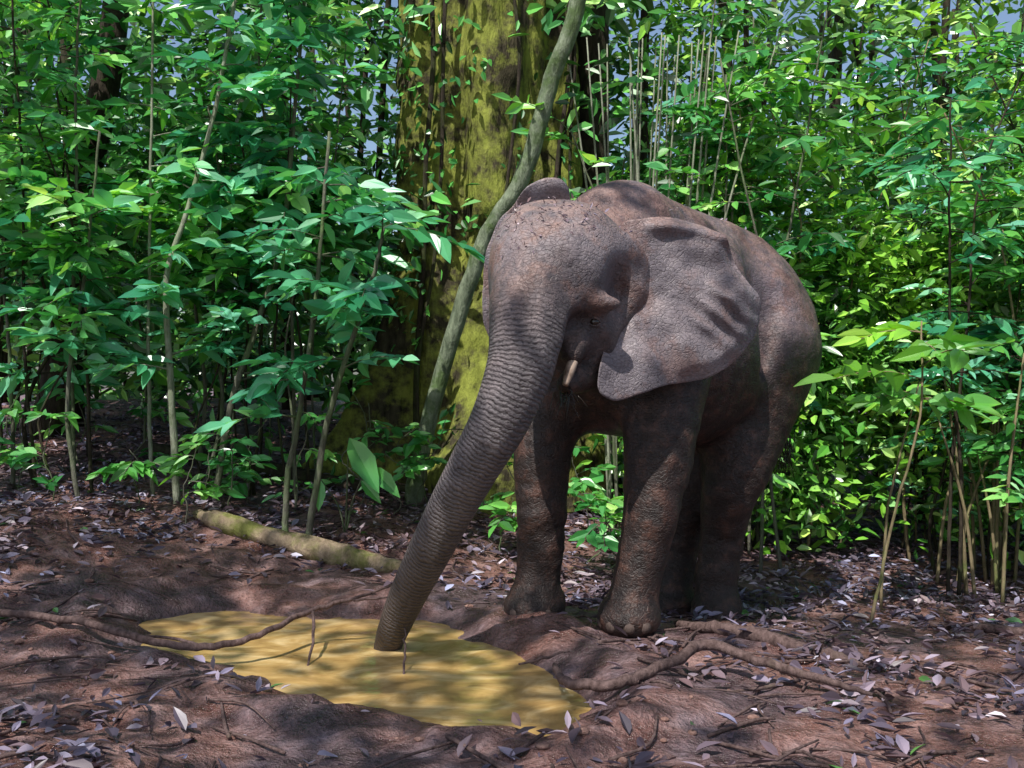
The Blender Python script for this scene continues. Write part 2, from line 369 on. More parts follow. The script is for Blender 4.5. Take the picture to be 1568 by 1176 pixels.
def lap(V, Q, it=3, f=.5):
    e = np.concatenate([Q[:, [0, 1]], Q[:, [1, 2]], Q[:, [2, 3]], Q[:, [3, 0]]]); e = np.concatenate([e, e[:, ::-1]])
    cn = np.bincount(e[:, 0], minlength=len(V))[:, None]+1e-9
    for _ in range(it):
        S = np.stack([np.bincount(e[:, 0], weights=V[e[:, 1], a], minlength=len(V)) for a in range(3)], 1)/cn; V = V*(1-f)+S*f
    return V
V = lap(V, Q, 3)
fn = np.cross(V[Q[:, 2]]-V[Q[:, 0]], V[Q[:, 3]]-V[Q[:, 1]]); VN = np.zeros_like(V)
for c_ in range(4):
    for a in range(3): VN[:, a] += np.bincount(Q[:, c_], weights=fn[:, a], minlength=len(V))
VN /= np.linalg.norm(VN, axis=1)[:, None]+1e-12
TP, TRr = catmull(np.array([t[:3] for t in TR]), np.array([t[3] for t in TR]), 16)
sarc = np.concatenate([[0], np.cumsum(np.linalg.norm(np.diff(TP, axis=0), axis=1))])
tt = np.zeros(len(V)); twt = np.zeros(len(V))
cand = np.where((V[:, 1] < 5.5) & (V[:, 0] < .42) & (V[:, 2] < 2.0))[0]
dd = np.linalg.norm(V[cand][:, None, :]-TP[None], axis=2); ii = dd.argmin(1); best = dd[np.arange(len(cand)), ii]
ii1 = np.clip(ii, 1, len(TP)-2); Tn = TP[ii1+1]-TP[ii1-1]; Tn /= np.linalg.norm(Tn, axis=1)[:, None]
tt[cand] = sarc[ii1]+((V[cand]-TP[ii1])*Tn).sum(1)
twt[cand] = sstep(.16, .42, tt[cand])*(1-sstep(1.15, 1.35, best/TRr[ii1]))
body_z = (1-twt)
fold = (fbm(V[:, 0]*3+V[:, 1]*2+V[:, 2]*1.5, V[:, 2]*5-V[:, 0]*2, 4, 2)-.46)*.032
leg = sstep(1.0, .7, V[:, 2]); fold += leg*(fbm(V[:, 0]*6+V[:, 1]*6, V[:, 2]*16, 3, 6)-.44)*.020
V = V + VN*(fold*np.where(V[:, 1] > 5.45, 1.0, .35)*body_z)[:, None]

def skin(name, ear=False):
    m, nt, out = new_mat(name)
    g = N(nt, 'ShaderNodeNewGeometry'); pos = g.outputs['Position']
    sx = N(nt, 'ShaderNodeSeparateXYZ'); nt.links.new(pos, sx.inputs[0]); zz = sx.outputs[2]; yy = sx.outputs[1]
    nA = noise(nt, 2.6, 4, None, .6); nB = noise(nt, 11, 6, None, .65); nC = noise(nt, 70, 3, None, .6)
    k = 1.20 if ear else 1.05  # lighter ear copy: its lit look is put into the base colour
    c = ramp(nt, nA, [(.30, tuple(k*v for v in (.085,.071,.079))), (.5, tuple(k*v for v in (.160,.138,.152))), (.70, tuple(k*v for v in (.27,.23,.24)))])
    mudp = mth(nt, 'MULTIPLY', maprange(nt, noise(nt, 3.7, 5, None, .7), .50, .60), .5 if ear else .7)
    c = mix(nt, mudp, c, (.22,.115,.088))
    if not ear:
        # shade behind head and ear painted into the body colour; dusty face stays lighter
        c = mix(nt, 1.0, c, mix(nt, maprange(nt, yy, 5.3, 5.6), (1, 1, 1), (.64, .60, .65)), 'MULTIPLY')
        legc = ramp(nt, nB, [(.3, (.012,.008,.007)), (.50, (.028,.016,.013)), (.70, (.10,.046,.032))])  # reddish mud, plus shade on legs and underside painted into the colour
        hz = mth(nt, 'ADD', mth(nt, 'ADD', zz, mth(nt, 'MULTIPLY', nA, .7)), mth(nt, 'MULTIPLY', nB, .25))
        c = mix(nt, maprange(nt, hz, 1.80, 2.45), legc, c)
        ta = N(nt, 'ShaderNodeAttribute', attribute_name='trunk'); tw = N(nt, 'ShaderNodeAttribute', attribute_name='trunk_w')
        trc = ramp(nt, nB, [(.3, (.095,.082,.088)), (.7, (.26,.225,.23))])
        trc = mix(nt, maprange(nt, zz, .85, -.02), trc, (.075,.052,.041))
        c = mix(nt, tw.outputs['Fac'], c, trc)
    sn = N(nt, 'ShaderNodeSeparateXYZ'); nt.links.new(g.outputs['Normal'], sn.inputs[0])
    dust = mth(nt, 'MULTIPLY', maprange(nt, sn.outputs[2], .1, .85), maprange(nt, nB, .36, .60))
    c = mix(nt, mth(nt, 'MULTIPLY', dust, mth(nt, 'MULTIPLY', maprange(nt, zz, .3, 1.5), .66)), c, (.40,.26,.22))
    vo = N(nt, 'ShaderNodeTexVoronoi', feature='DISTANCE_TO_EDGE'); vo.inputs['Scale'].default_value = 30
    wv = N(nt, 'ShaderNodeMapping'); nt.links.new(pos, wv.inputs[0]); wv.inputs['Scale'].default_value = (1, 1, 1.7)
    vadd = N(nt, 'ShaderNodeVectorMath', operation='ADD'); ncol = N(nt, 'ShaderNodeTexNoise'); ncol.inputs['Scale'].default_value = 12
    nt.links.new(pos, ncol.inputs['Vector']); vs = N(nt, 'ShaderNodeVectorMath', operation='SCALE'); vs.inputs['Scale'].default_value = .12
    nt.links.new(ncol.outputs['Color'], vs.inputs[0]); nt.links.new(wv.outputs[0], vadd.inputs[0]); nt.links.new(vs.outputs[0], vadd.inputs[1]); nt.links.new(vadd.outputs[0], vo.inputs['Vector'])
    cr = maprange(nt, vo.outputs['Distance'], 0, .12)
    c = mix(nt, mth(nt, 'MULTIPLY', mth(nt, 'SUBTRACT', 1.0, cr), .30), c, (.04,.03,.028))
    b1 = bump(nt, nB, .4 if ear else .7, .03); last = bump(nt, cr, .4, .008, b1)
    if not ear:
        ph = mth(nt, 'ADD', mth(nt, 'MULTIPLY', ta.outputs['Fac'], 150.0), mth(nt, 'MULTIPLY', nB, 9.0))
        rings = mth(nt, 'POWER', mth(nt, 'ABSOLUTE', mth(nt, 'SINE', ph)), .45)
        rw = mth(nt, 'MULTIPLY', mth(nt, 'SUBTRACT', rings, 1.0), tw.outputs['Fac'])
        c = mix(nt, mth(nt, 'MULTIPLY', rw, -.55, True), c, (.03,.022,.02)); last = bump(nt, rw, .9, .011, last)
    c = mix(nt, 1.0, c, ramp(nt, nC, [(.3, (.78,.78,.78)), (.7, (1.2,1.2,1.2))]), 'MULTIPLY')
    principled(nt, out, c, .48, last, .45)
    return m
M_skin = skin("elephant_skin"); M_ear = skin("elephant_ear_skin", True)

eb = bpy.data.objects.new("elephant", None); eb.location = (0, 0, 0); scene.collection.objects.link(eb)
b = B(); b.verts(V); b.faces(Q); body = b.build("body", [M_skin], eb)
for nm, arr in (('trunk', tt), ('trunk_w', twt)):
    at = body.data.attributes.new(nm, 'FLOAT', 'POINT'); at.data.foreach_set('value', arr.astype(np.float32))

def ear(name, outline, cen, yfun, detail, thick=.02, rings=40, seg_sub=14):
    O = np.array(outline, float); Oc = np.vstack([O[-1], O, O[0], O[1]]); pts = []
    for q in range(1, len(Oc)-2):
        for t in np.linspace(0, 1, seg_sub, endpoint=False):
            a, b_, c_, d = Oc[q-1], Oc[q], Oc[q+1], Oc[q+2]; pts.append(.5*((2*b_)+(-a+c_)*t+(2*a-5*b_+4*c_-d)*t*t+(-a+3*b_-3*c_+d)*t**3))
    pts = np.array(pts); na = len(pts); rr = np.linspace(0.02, 1, rings); X = cen[0]+rr[:, None]*(pts[:, 0]-cen[0]); Z = cen[1]+rr[:, None]*(pts[:, 1]-cen[1])
    wob = (fbm(pts[:, 0]*9, pts[:, 1]*9, 2, 3)-.4)*.03; X = X+rr[:, None]**6*wob; Z = Z+rr[:, None]**6*wob
    R = rr[:, None]+0*X; Y = yfun(X, Z)+detail(X, Z, R); fr = np.stack([X, Y, Z], -1); th = thick*(1-.6*R**4); bk = np.stack([X+.0*th, Y+th, Z], -1)
    b = B(); o = b.verts(fr); o2 = b.verts(bk); i, j = np.meshgrid(np.arange(rings-1), np.arange(na), indexing='ij'); i = i.ravel(); j = j.ravel(); k = (j+1) % na
    f = np.stack([i*na+j, (i+1)*na+j, (i+1)*na+k, i*na+k], 1); b.faces(o+f); b.faces(o2+f[:, ::-1])
    j = np.arange(na); k = (j+1) % na; L = (rings-1)*na
    b.faces(np.stack([o+L+j, o2+L+j, o2+L+k, o+L+k], 1)); b.faces([list(o+np.arange(na))]); b.faces([list(o2+np.arange(na))[::-1]])
    return b.build(name, [M_ear], eb)
EO = [(.55,2.10),(.66,2.14),(.80,2.15),(.945,2.14),(1.085,2.085),(1.14,1.99),(1.22,1.88),(1.32,1.73),(1.30,1.58),(1.17,1.42),(1.01,1.335),(.79,1.30),(.636,1.25),(.50,1.22),(.425,1.26),(.44,1.42),(.51,1.60),(.57,1.78),(.56,1.93)]
def edet(X, Z, R):
    ph = np.arctan2(Z-1.95, X-.60); r = np.hypot(X-.6, Z-1.95)
    d = .014*sstep(.15, .6, r)*np.sin(ph*12+6*fbm(X*3, Z*3, 2, 4))
    lr = np.exp(-((X-1.10)**2/.025+(Z-1.64)**2/.022))
    d = d+.017*lr*np.sin((X*.62+Z)*58+7*fbm(X*5, Z*5, 2, 1))+.06*(fbm(X*4, Z*4, 3, 7)-.45)
    d = d-.05*(1-R**2)*sstep(.55, .9, X)+.04*sstep(.8, 1.0, R)*sstep(.7, 1.1, X)
    d = d-.05*np.exp(-((Z-2.10+.25*np.clip(X-.95, 0, 1))/.035)**2)*sstep(.6, .8, X)
    d = d-.10*sstep(1.75, 1.35, Z)*sstep(1.1, .65, X)-.06*sstep(.9, 1.2, X)
    return d+.09*sstep(.62, .50, X)*sstep(1.50, 1.7, Z)
ear("left_ear", EO, (.86,1.72), lambda X, Z: 5.11+(X-.45)*.40, edet)
ear("right_ear", [(-.150,1.75),(-.14,1.95),(-.085,2.14),(.0,2.24),(.07,2.33),(.16,2.385),(.27,2.385),(.31,2.27),(.25,1.9),(.1,1.5),(-.06,1.50),(-.145,1.62)], (.08,1.9),
    lambda X, Z: 5.33+.5*(X+.15), lambda X, Z, R: .012*np.sin(X*30+Z*20)+.04*R**3-.10*sstep(2.2, 2.38, Z))
m, nt, out = new_mat("eye_dark"); principled(nt, out, ramp(nt, noise(nt, 50), [(.4, (.012,.008,.006)), (.6, (.03,.018,.012))]), .08, None, .6); M_eye = m
m, nt, out = new_mat("ivory"); principled(nt, out, ramp(nt, noise(nt, 22), [(.35, (.16,.105,.075)), (.65, (.40,.30,.23))]), .5, None, .4); M_iv = m
m, nt, out = new_mat("toenail"); principled(nt, out, ramp(nt, noise(nt, 30), [(.35, (.06,.042,.035)), (.65, (.14,.10,.085))]), .7, None, .3); M_nail = m
def uvs(b, c, r, seg=16, ring=10, axes=None, mat=0):
    th = np.linspace(0, np.pi, ring+1)[:, None]; ph = np.linspace(0, 2*np.pi, seg, endpoint=False)[None]
    P = np.stack([np.sin(th)*np.cos(ph)*r[0], np.sin(th)*np.sin(ph)*r[1], np.cos(th)*r[2]+0*ph], -1)
    if axes is not None: P = P@np.array(axes)
    o = b.verts(P+np.array(c)); i, j = np.meshgrid(np.arange(ring), np.arange(seg), indexing='ij'); i = i.ravel(); j = j.ravel(); k = (j+1) % seg
    b.faces(o+np.stack([i*seg+j, (i+1)*seg+j, (i+1)*seg+k, i*seg+k], 1), mat)
def surf_y(x, z, e=.02):
    q = V[(abs(V[:, 0]-x) < e) & (abs(V[:, 2]-z) < e)]; return q[:, 1].min()
ey = surf_y(.395, 1.6, .015); print("EYE", ey)
b = B(); uvs(b, (.395, ey+.014, 1.598), (.026,.026,.024)); b.build("left_eye", [M_eye], eb)
b = B()
for sgn in (1, -1):
    xs = np.linspace(-1, 1, 7); b.tube([(.395+.034*x, ey+.002+.014*x*x, 1.598+sgn*.019*(1-x*x)-.004*x) for x in xs], [.003]+[.008]*5+[.003], 8, 0, 3)
b.tube([(.395+.05*x, ey+.004+.02*x*x, 1.632+.02*(1-x*x)-.012*x) for x in np.linspace(-1, 1, 6)], [.004]+[.012]*4+[.004], 8, 0, 3)
b.build("eyelids", [M_skin], eb)
b = B(); b.tube([(.315,4.98,1.46),(.292,4.89,1.41),(.268,4.83,1.35),(.25,4.80,1.295)], [.028,.027,.024,.014], 12, 0, 5); b.build("left_tusk", [M_iv], eb)
b = B(); b.tube([(-.03,4.98,1.45),(-.06,4.90,1.40),(-.07,4.85,1.35),(-.07,4.82,1.31)], [.028,.026,.022,.013], 12, 0, 5); b.build("right_tusk", [M_iv], eb)
b = B()
for (fx, fy, fz, r) in ((.615,5.40,.0,.165),(.12,5.70,.0,.17),(1.29,6.47,-.19,.16),(1.06,6.77,-.24,.16)):
    for a in (-85, -48, -10, 28, 62):
        t = math.atan2(Fv[1], Fv[0])+math.radians(a+8); d = np.array([math.cos(t), math.sin(t), 0]); sd = np.array([-d[1], d[0], 0])
        uvs(b, np.array([fx, fy, fz+.050])+d*(r-.018), (.024,.036,.036), 10, 8, (d, sd, UP))
b.build("toenails", [M_nail], eb)
b = B()
for q in range(26):
    p = np.array([.25, 4.93, 1.27])+rng.normal(0, .025, 3); d = np.array([rng.normal(.2, .5), -.4, -1+rng.normal(0, .3)]); l = rng.uniform(.05, .12)
    b.tube([p, p+d*l*.5, p+d*l+(0, 0, -.01)], [.0022,.0017,.0008], 4, 0, 2)
for q in range(40):
    p = np.array([1.97, 7.42, .97])+rng.normal(0, .02, 3); b.tube([p, p+(rng.normal(0, .03), rng.normal(0, .03), -.15), p+(rng.normal(0, .05), rng.normal(0, .05), -.32)], [.003,.003,.001], 4, 0, 2)
b.build("bristles", [M_eye], eb)
kk = np.where((VN[:, 2] > .35) & (((V[:, 1] < 5.25) & (V[:, 2] > 1.9)) | ((V[:, 2] > 2.2) & (rng.random(len(V)) < .10))))[0]; kk = rng.choice(kk, 330)
kk = kk[(np.hypot(V[kk, 0]-.2, V[kk, 2]-2.08) < .22) | (rng.random(len(kk)) < .35)]
b = B(); nk = len(kk); b.leaves(V[kk]+VN[kk]*.004, rng.normal(0, 1, (nk, 3)), VN[kk]+rng.normal(0, .4, (nk, 3)), rng.uniform(.012, .04, nk), rng.uniform(.006, .014, nk), rng.uniform(.1, .95, nk))
b.build("forehead_debris", [M_litter], eb)

# ------------------------------------------------------------------ trees
def cluster_leaves(b, C, per, rad, L, mat, flat=.6, simple=False, up=1.0, droop=.12, aspect=.42):
    nC = len(C); P = np.repeat(C, per, 0)+rng.normal(0, 1, (nC*per, 3))*rad*np.array([1, 1, flat]); nL = len(P)
    D = rng.normal(0, 1, (nL, 3)); D[:, 2] = D[:, 2]*.5-.3; Nn = rng.normal(0, .55, (nL, 3)); Nn[:, 2] += up; Nn[:, 1] -= .6; Nn[:, 0] -= .1
    L = L*rng.uniform(.55, 1.35, nL); cr = np.repeat(rng.normal(0, .18, nC), per)
    b.leaves(P, D, Nn, L, L*aspect*rng.uniform(.8, 1.2, nL), np.clip(rng.beta(2, 2.4, nL)+cr, 0, 1), mat, simple=simple, droop=droop)
def big_tree():
    b = B(); zs = np.concatenate([np.linspace(-.4, 3.6, 100), np.linspace(3.7, 14, 90)]); th = np.linspace(0, 2*np.pi, 180, endpoint=False); cx, cy = -.25, 10.0; g0 = .5
    Z, T = np.meshgrid(zs, th, indexing='ij'); fl = np.exp(-np.clip(Z, 0, 99)/.7); lob = sum(w*np.maximum(0, np.cos((T-a)))**26 for a, w in ((3.6, 1.6), (4.5, .8), (5.2, .5), (2.3, 1.2), (.9, .8), (6.1,.3)))
    flu = .10*np.cos(5*T+.5)+.06*np.cos(9*T+Z*.35)+.03*np.cos(14*T-Z*.5); r = .82*(1+flu)-.015*Z+fl*lob*.6+fl*.05+(fbm(T*8/np.pi, Z*1.6, 5, 2)-.45)*.28
    b.verts(np.stack([cx+r*np.cos(T), cy+r*np.sin(T)*.9, g0+Z], -1)); nz, ns = Z.shape
    i, j = np.meshgrid(np.arange(nz-1), np.arange(ns), indexing='ij'); i = i.ravel(); j = j.ravel(); k = (j+1) % ns
    b.faces(np.stack([i*ns+j, i*ns+k, (i+1)*ns+k, (i+1)*ns+j], 1))
    for q in range(9):
        a = rng.uniform(0, 6.28); L = rng.uniform(3, 5); z0 = rng.uniform(9, 13.5)
        b.tube([(cx, cy, z0), (cx+math.cos(a)*L*.5, cy+math.sin(a)*L*.5, z0+1), (cx+math.cos(a)*L, cy+math.sin(a)*L, z0+2.2)], [.25,.15,.05], 8)
    for q in range(6):
        a = rng.uniform(3.4, 5.9); b.tube([(cx+.92*math.cos(a+.05*k)+rng.normal(0, .04), cy+.86*math.sin(a+.05*k), .6+k*.9) for k in range(8)], rng.uniform(.012, .025), 6, 1, 4)
    nE = 1700; a = rng.uniform(3.2, 6.2, nE); z = rng.uniform(.6, 6.5, nE); kp = fbm(a*3, z*1.5, 2, 8) > .43; a = a[kp]; z = z[kp]; o = np.column_stack([np.cos(a), np.sin(a), 0*a]); P = np.column_stack([cx, cy, 0])+o*rng.uniform(.84, 1.05, (len(a), 1))+np.column_stack([0*a, 0*a, z])
    b.leaves(P, o*.5+rng.normal(0, .6, P.shape)-np.array([0, 0, .6]), o+rng.normal(0, .4, P.shape)+UP*.4, rng.uniform(.05, .14, len(P)), rng.uniform(.03, .06, len(P)), rng.random(len(P))*.75, 3, simple=True)
    return b
b = big_tree()
C = np.column_stack([rng.normal(-.2, 3, 60), rng.normal(11.5, 3, 60), rng.uniform(11.5, 15, 60)]); cluster_leaves(b, C, 36, .6, .32, 2, simple=True)
b.build("buttressed_tree", [M_bark_big, M_bark_dark, M_leaf_far, M_leaf_mass])

def simple_tree(name, pts, rad, mat, crown_c=None, crown_n=0, spread=1.2, leafmat=M_leaf_mass, seg=12, L=.16):
    b = B(); b.tube(pts, rad, seg, 0, 8, .004)
    if crown_n:
        C = np.array(crown_c)+rng.normal(0, 1, (crown_n, 3))*spread*np.array([1, 1, .6]); cluster_leaves(b, C, 36, .4, L*1.3, 1, simple=True); top = np.array(pts[-1], float)
        for q in C[::3]: b.tube([top, (top+q)/2+(0, 0, .1), q], [rad[-1]*.6, rad[-1]*.4, .01], 5, 0, 3)
    return b.build(name, [mat, leafmat])
simple_tree("leaning_tree", [(-.85,8.7,.2),(-.79,8.65,.6),(-.585,8.6,1.42),(-.24,8.45,2.45),(.085,8.3,2.98),(.32,8.2,3.75),(.53,8.1,4.37),(.9,8,6.3),(1.3,8,8.6)], [.088,.074,.068,.068,.068,.067,.066,.06,.05], M_bark_lean, (1.3,8.5,9), 16, 1.2)
simple_tree("tree", [(.80,10.3,0),(.80,10.3,1.5),(.80,10.3,4),(.82,10.3,7),(.8,10.3,10)], [.24,.2,.18,.16,.12], M_bark_dark, (.7,10.8,10.5), 24, 1.8)
simple_tree("tree", [(-4.65,10,.6),(-4.45,10,1.2),(-4.2,10,3.1),(-3.9,10,4.7),(-3.7,10,7.5)], [.2,.17,.15,.13,.09], M_bark_dark, (-3.7,10.5,8), 22, 1.5)
for (x, y) in ((-6.5, 1.5), (6.2, .5), (-3.5, -4), (3.5, -4.5), (-9, 6), (9, 5.5)):
    h = rng.uniform(9, 10.5); dx, dy = -x*.25, (-2-y)*.15
    simple_tree("canopy_tree", [(x, y, -.3), (x+.1, y, 2.5), (x+dx*.5, y+dy*.5, 5), (x+dx, y+dy, h-1)], [.26,.2,.16,.1], M_bark, (x+dx, y+dy, h), 14, 1.3, M_leaf_far, L=.2)

def sapling(name, pts, r0, leafmat, nb, L, bark=M_bark, blen=.55, zmin=.35, droop=.15, aspect=.42, b=None, bi=0, li=1):
    own = b is None
    if own: b = B()
    pts = np.array(pts, float); rad = np.linspace(r0, r0*.45, len(pts)); b.tube(pts, rad, 7, bi, 6, .003); P, R = catmull(pts, rad, 8)
    z0 = P[0][2]; ok = [k for k in range(len(P)) if P[k][2]-z0 > zmin]
    if not ok: ok = [len(P)-1]
    PP=[];DD=[];NN=[];LL=[];RR=[]
    for q in range(nb):
        k = ok[min(len(ok)-1, int(rng.beta(1.4, 1)*len(ok)))]; a = rng.uniform(0, 6.28); l = blen*rng.uniform(.5, 1.3); base = rng.uniform(0, .55)
        d = np.array([math.cos(a), math.sin(a), rng.uniform(.0, .6)]); T = [P[k]+d*l*t-np.array([0, 0, .35*l*t*t]) for t in (0, .35, .7, 1)]
        b.tube(T, [R[k]*.45+.001, .005, .004, .002], 4, bi, 2, cap=False); nl = int(5+l*12)
        for w in range(nl):
            t = .2+.8*w/nl; p = P[k]+d*l*t-np.array([0, 0, .35*l*t*t]); sd = np.cross(d, UP)*(1 if w % 2 else -1)
            dr = d*.6+sd*.8+rng.normal(0, .3, 3); dr[2] -= .3
            if w == nl-1: dr = d+np.array([0, 0, -.4])
            nv = UP+rng.normal(0, .5, 3)+np.array([-.1, -.7, 0]); PP.append(p); DD.append(dr); NN.append(nv); LL.append(L*rng.uniform(.55, 1.35)); RR.append(np.clip(base+rng.beta(2, 2)*.65, 0, 1))
    LL = np.array(LL); b.leaves(np.array(PP), np.array(DD), np.array(NN), LL, LL*aspect*rng.uniform(.8, 1.2, len(LL)), np.array(RR), li, droop=droop)
    if own: return b.build(name, [bark, leafmat])
G = lambda x, y: float(ground(np.array([x]), np.array([y]))[0])
def stem_pts(x, y, h, lean, wig=.06):
    g0 = G(x, y); a = rng.uniform(0, 6.28); return [(x+math.cos(a)*lean*h*t*t+rng.normal(0, wig)*(t > 0), y+math.sin(a)*lean*h*t*t*.5, g0-.05+h*t) for t in (0, .25, .5, .75, 1)]
S = [([(-2.8,8,.3),(-2.84,8,1.4),(-2.82,8,3),(-2.8,8,5)], .018, M_leaf, 14, M_bark_pale), ([(-2.55,7.8,.3),(-2.6,7.8,1.3),(-2.63,7.8,2.1),(-2.48,7.8,2.6),(-2.26,7.8,3.4),(-2.1,7.8,4.3)], .030, M_leaf_teal, 22, M_bark_pale),
 ([(-2.35,8,.2),(-2.2,8,1.1),(-2.03,8,1.65),(-1.8,8,2.4),(-1.7,8,3.4),(-1.6,8,4.5)], .030, M_leaf_teal, 26, M_bark), ([(-1.46,7.2,.05),(-1.3,7.2,1.02),(-1.12,7.2,1.61),(-.96,7.2,2.1),(-.9,7.2,2.4)], .026, M_leaf_teal, 12, M_bark),
 ([(-1.62,7.3,.05),(-1.6,7.3,.6),(-1.49,7.3,1.24),(-1.38,7.3,2.1),(-1.3,7.3,3.1)], .026, M_leaf_teal, 22, M_bark),
 ([(2.2,6.3,-.2),(2.35,6.35,.4),(2.55,6.4,1.1),(2.6,6.5,1.7)], .012, M_leaf_yel, 6, M_culm), ([(2.45,6.8,-.2),(2.5,6.8,.5),(2.7,6.8,1.3)], .012, M_leaf_yel, 6, M_culm),
 ([(-3.2,7.6,.3),(-3.3,7.6,1.2),(-3.2,7.7,2.2),(-3.1,7.7,3.2)], .02, M_leaf, 18, M_bark)]
for p, r, lm, nb, bk in S: sapling("sapling", p, r, lm, nb, .21, bk, .5, zmin=1.0)
TM = [M_bark, M_bark_dark, M_culm, M_leaf, M_leaf_teal, M_leaf_yel]
b = B()
for q in range(30):
    x = rng.uniform(-5.2, -1.6); y = rng.uniform(7.7, 9.6)
    if abs(x) > y*.56: x = -y*rng.uniform(.22, .5)
    sapling("", stem_pts(x, y, rng.uniform(2.0, 4.8), .14), rng.uniform(.009, .020), None, rng.integers(12, 24), rng.uniform(.14, .23), zmin=rng.uniform(.5, 1.7), b=b, bi=[0, 1, 1][q % 3], li=[3, 4, 3][q % 3])
for q in range(26):
    x = rng.uniform(2.0, 5); y = rng.uniform(7.6, 9.6)
    sapling("", stem_pts(x, y, rng.uniform(1.8, 4.8), .2), rng.uniform(.009, .016), None, rng.integers(16, 28), rng.uniform(.11, .18), zmin=rng.uniform(.4, 1.3), aspect=.36, b=b, bi=[2, 1][q % 2], li=[5, 3, 4][q % 3])
for q in range(10):
    x = rng.uniform(.8, 2.3); y = rng.uniform(8, 9.3); sapling("", stem_pts(x, y, rng.uniform(3.2, 5), .12), .016, None, 18, .16, zmin=1.6, b=b, bi=0, li=3)
b.build("sapling_thicket", TM)
b = B()
for q in range(34):
    x = rng.uniform(-4.4, 1.5); y = rng.uniform(6.9, 8.8)
    if -.9 < x < 1.5 and y < 7.4: continue
    sapling("", stem_pts(x, y, rng.uniform(.3, 1.1), .15), .007, None, 5, .13, blen=.28, zmin=.15, b=b, bi=0, li=3)
b.build("seedlings", TM)
b = B()
for q in range(30):
    x = rng.uniform(3.3, 4.6); y = rng.uniform(7.3, 8.6); g0 = G(x, y); l = rng.normal(0, .25); h = rng.uniform(.9, 2.0); b.tube([(x, y, g0-.05), (x+l*.3, y, g0+h*.5), (x+l, y, g0+h)], [.015,.012,.006], 6, 0, 4)
for q in range(22):
    x = rng.uniform(.8, 1.5); y = rng.uniform(8.4, 9); g0 = G(x, y); a = (x-1.1)*.9+rng.normal(0, .15); b.tube([(x, y, g0), (x+a*.3, y, 2.2), (x+a, y, 4.2)], [.014,.012,.006], 6, 1, 4)
b.build("cane_thicket", [M_culm, M_bark_pale])
b = B(); x0, y0 = -1.22, 7.5; g0 = G(x0, y0)
for a, l, s in ((.1, .66, .62), (.8, .45, .42), (-.9, .35, .3), (2.5, .35, .3)):
    tipp = np.array([x0+math.sin(a)*l*.6, y0-.08, g0+l+.05]); b.tube([(x0, y0, g0-.02), (x0+math.sin(a)*l*.2, y0, g0+l*.6), tipp], [.008,.007,.005], 5, 0, 3)
    b.leaves(np.array([tipp]), np.array([[math.sin(a)*.6+.45, -.3, -.8]]), np.array([[.1, -1., .6]]), s*.75, s*.30, np.array([.75]), 1)
b.build("broadleaf_plant", [M_bark, M_leaf])

def frus(nn, y0, y1, z1, zlow=.2):
    y = rng.uniform(y0**1.5, y1**1.5, nn)**(1/1.5); x = rng.uniform(-.62, .62, nn)*y; g0 = ground(x, y); z = g0+zlow+rng.uniform(0, 1, nn)*(z1*(y/y1)**.3); return np.column_stack([x, y, z]), g0
C, g0 = frus(1250, 8.8, 13, 6.6); hgt = C[:, 2]-g0; left = C[:, 0] < .3
keep = ~(left & (hgt < 1.1) & (rng.random(len(C)) < .8)); keep &= ~((abs(C[:, 0]+.25) < .95) & (C[:, 1] < 10.0) & (rng.random(len(C)) < .95))
keep &= vn(C[:, 0]*.9+C[:, 1]*.3, C[:, 2]*.9, 21) > .30; keep &= ~((C[:, 2] > 3.7) & (rng.random(len(C)) < .40))
C = C[keep]; b = B(); rt = C[:, 0] > 1.2
cluster_leaves(b, C[rt], 46, .30, .16, 0, simple=True); cluster_leaves(b, C[~rt], 44, .30, .19, 1, simple=True)
b.build("understory_foliage", [M_leaf_yel_mass, M_leaf_mass])
C, g0 = frus(1000, 13, 24, 8.2, 0)
keep = ~((vn(C[:, 0]*.5, C[:, 2]*.6, 5) > .48) & (C[:, 2] > 3.8)); keep &= ~((C[:, 2] > 5) & (rng.random(len(C)) < .50)); C = C[keep]
b = B(); cluster_leaves(b, C, 30, .6, .36, 0, simple=True); b.build("background_foliage", [M_leaf_far])
b = B()
for q in range(60):
    y = rng.uniform(10, 20); x = rng.uniform(-.6, .6)*y; g0 = G(x, y); l = rng.normal(0, .5); r = rng.uniform(.02, .09); h = rng.uniform(5, 11); b.tube([(x, y, g0-.1), (x+l*.4, y, g0+h*.5), (x+l, y, g0+h)], [r, r*.8, r*.5], 6, 0, 4)
b.build("background_tree_stems", [M_bark_dark])
C = np.column_stack([rng.uniform(1.7, 6, 260), rng.uniform(8.6, 9.8, 260), rng.uniform(.0, 2.6, 260)]); b = B(); cluster_leaves(b, C, 46, .26, .13, 0, simple=True); b.build("shrub_thicket", [M_leaf_yel_mass])
# leaves out of view, added to dapple the sunlight; thinned towards the elephant
C = np.column_stack([rng.uniform(-8, 8, 470), rng.uniform(-8, 1.6, 470), rng.uniform(8, 10.5, 470)]); sc = (C[:, 2]-1)/SUN[2]; sx_ = C[:, 0]-SUN[0]*sc; sy_ = C[:, 1]-SUN[1]*sc
gap = fbm(C[:, 0]*.9, C[:, 1]*.9, 3, 31); keep = (gap < .52) & ~((np.hypot(sx_-.35, (sy_-5.4)*.7) < 1.0) & (rng.random(len(C)) < .85))
C = C[keep]; b = B(); cluster_leaves(b, C, 26, .34, .24, 0, simple=True, flat=.3); b.build("dapple_canopy_foliage", [M_leaf_far])

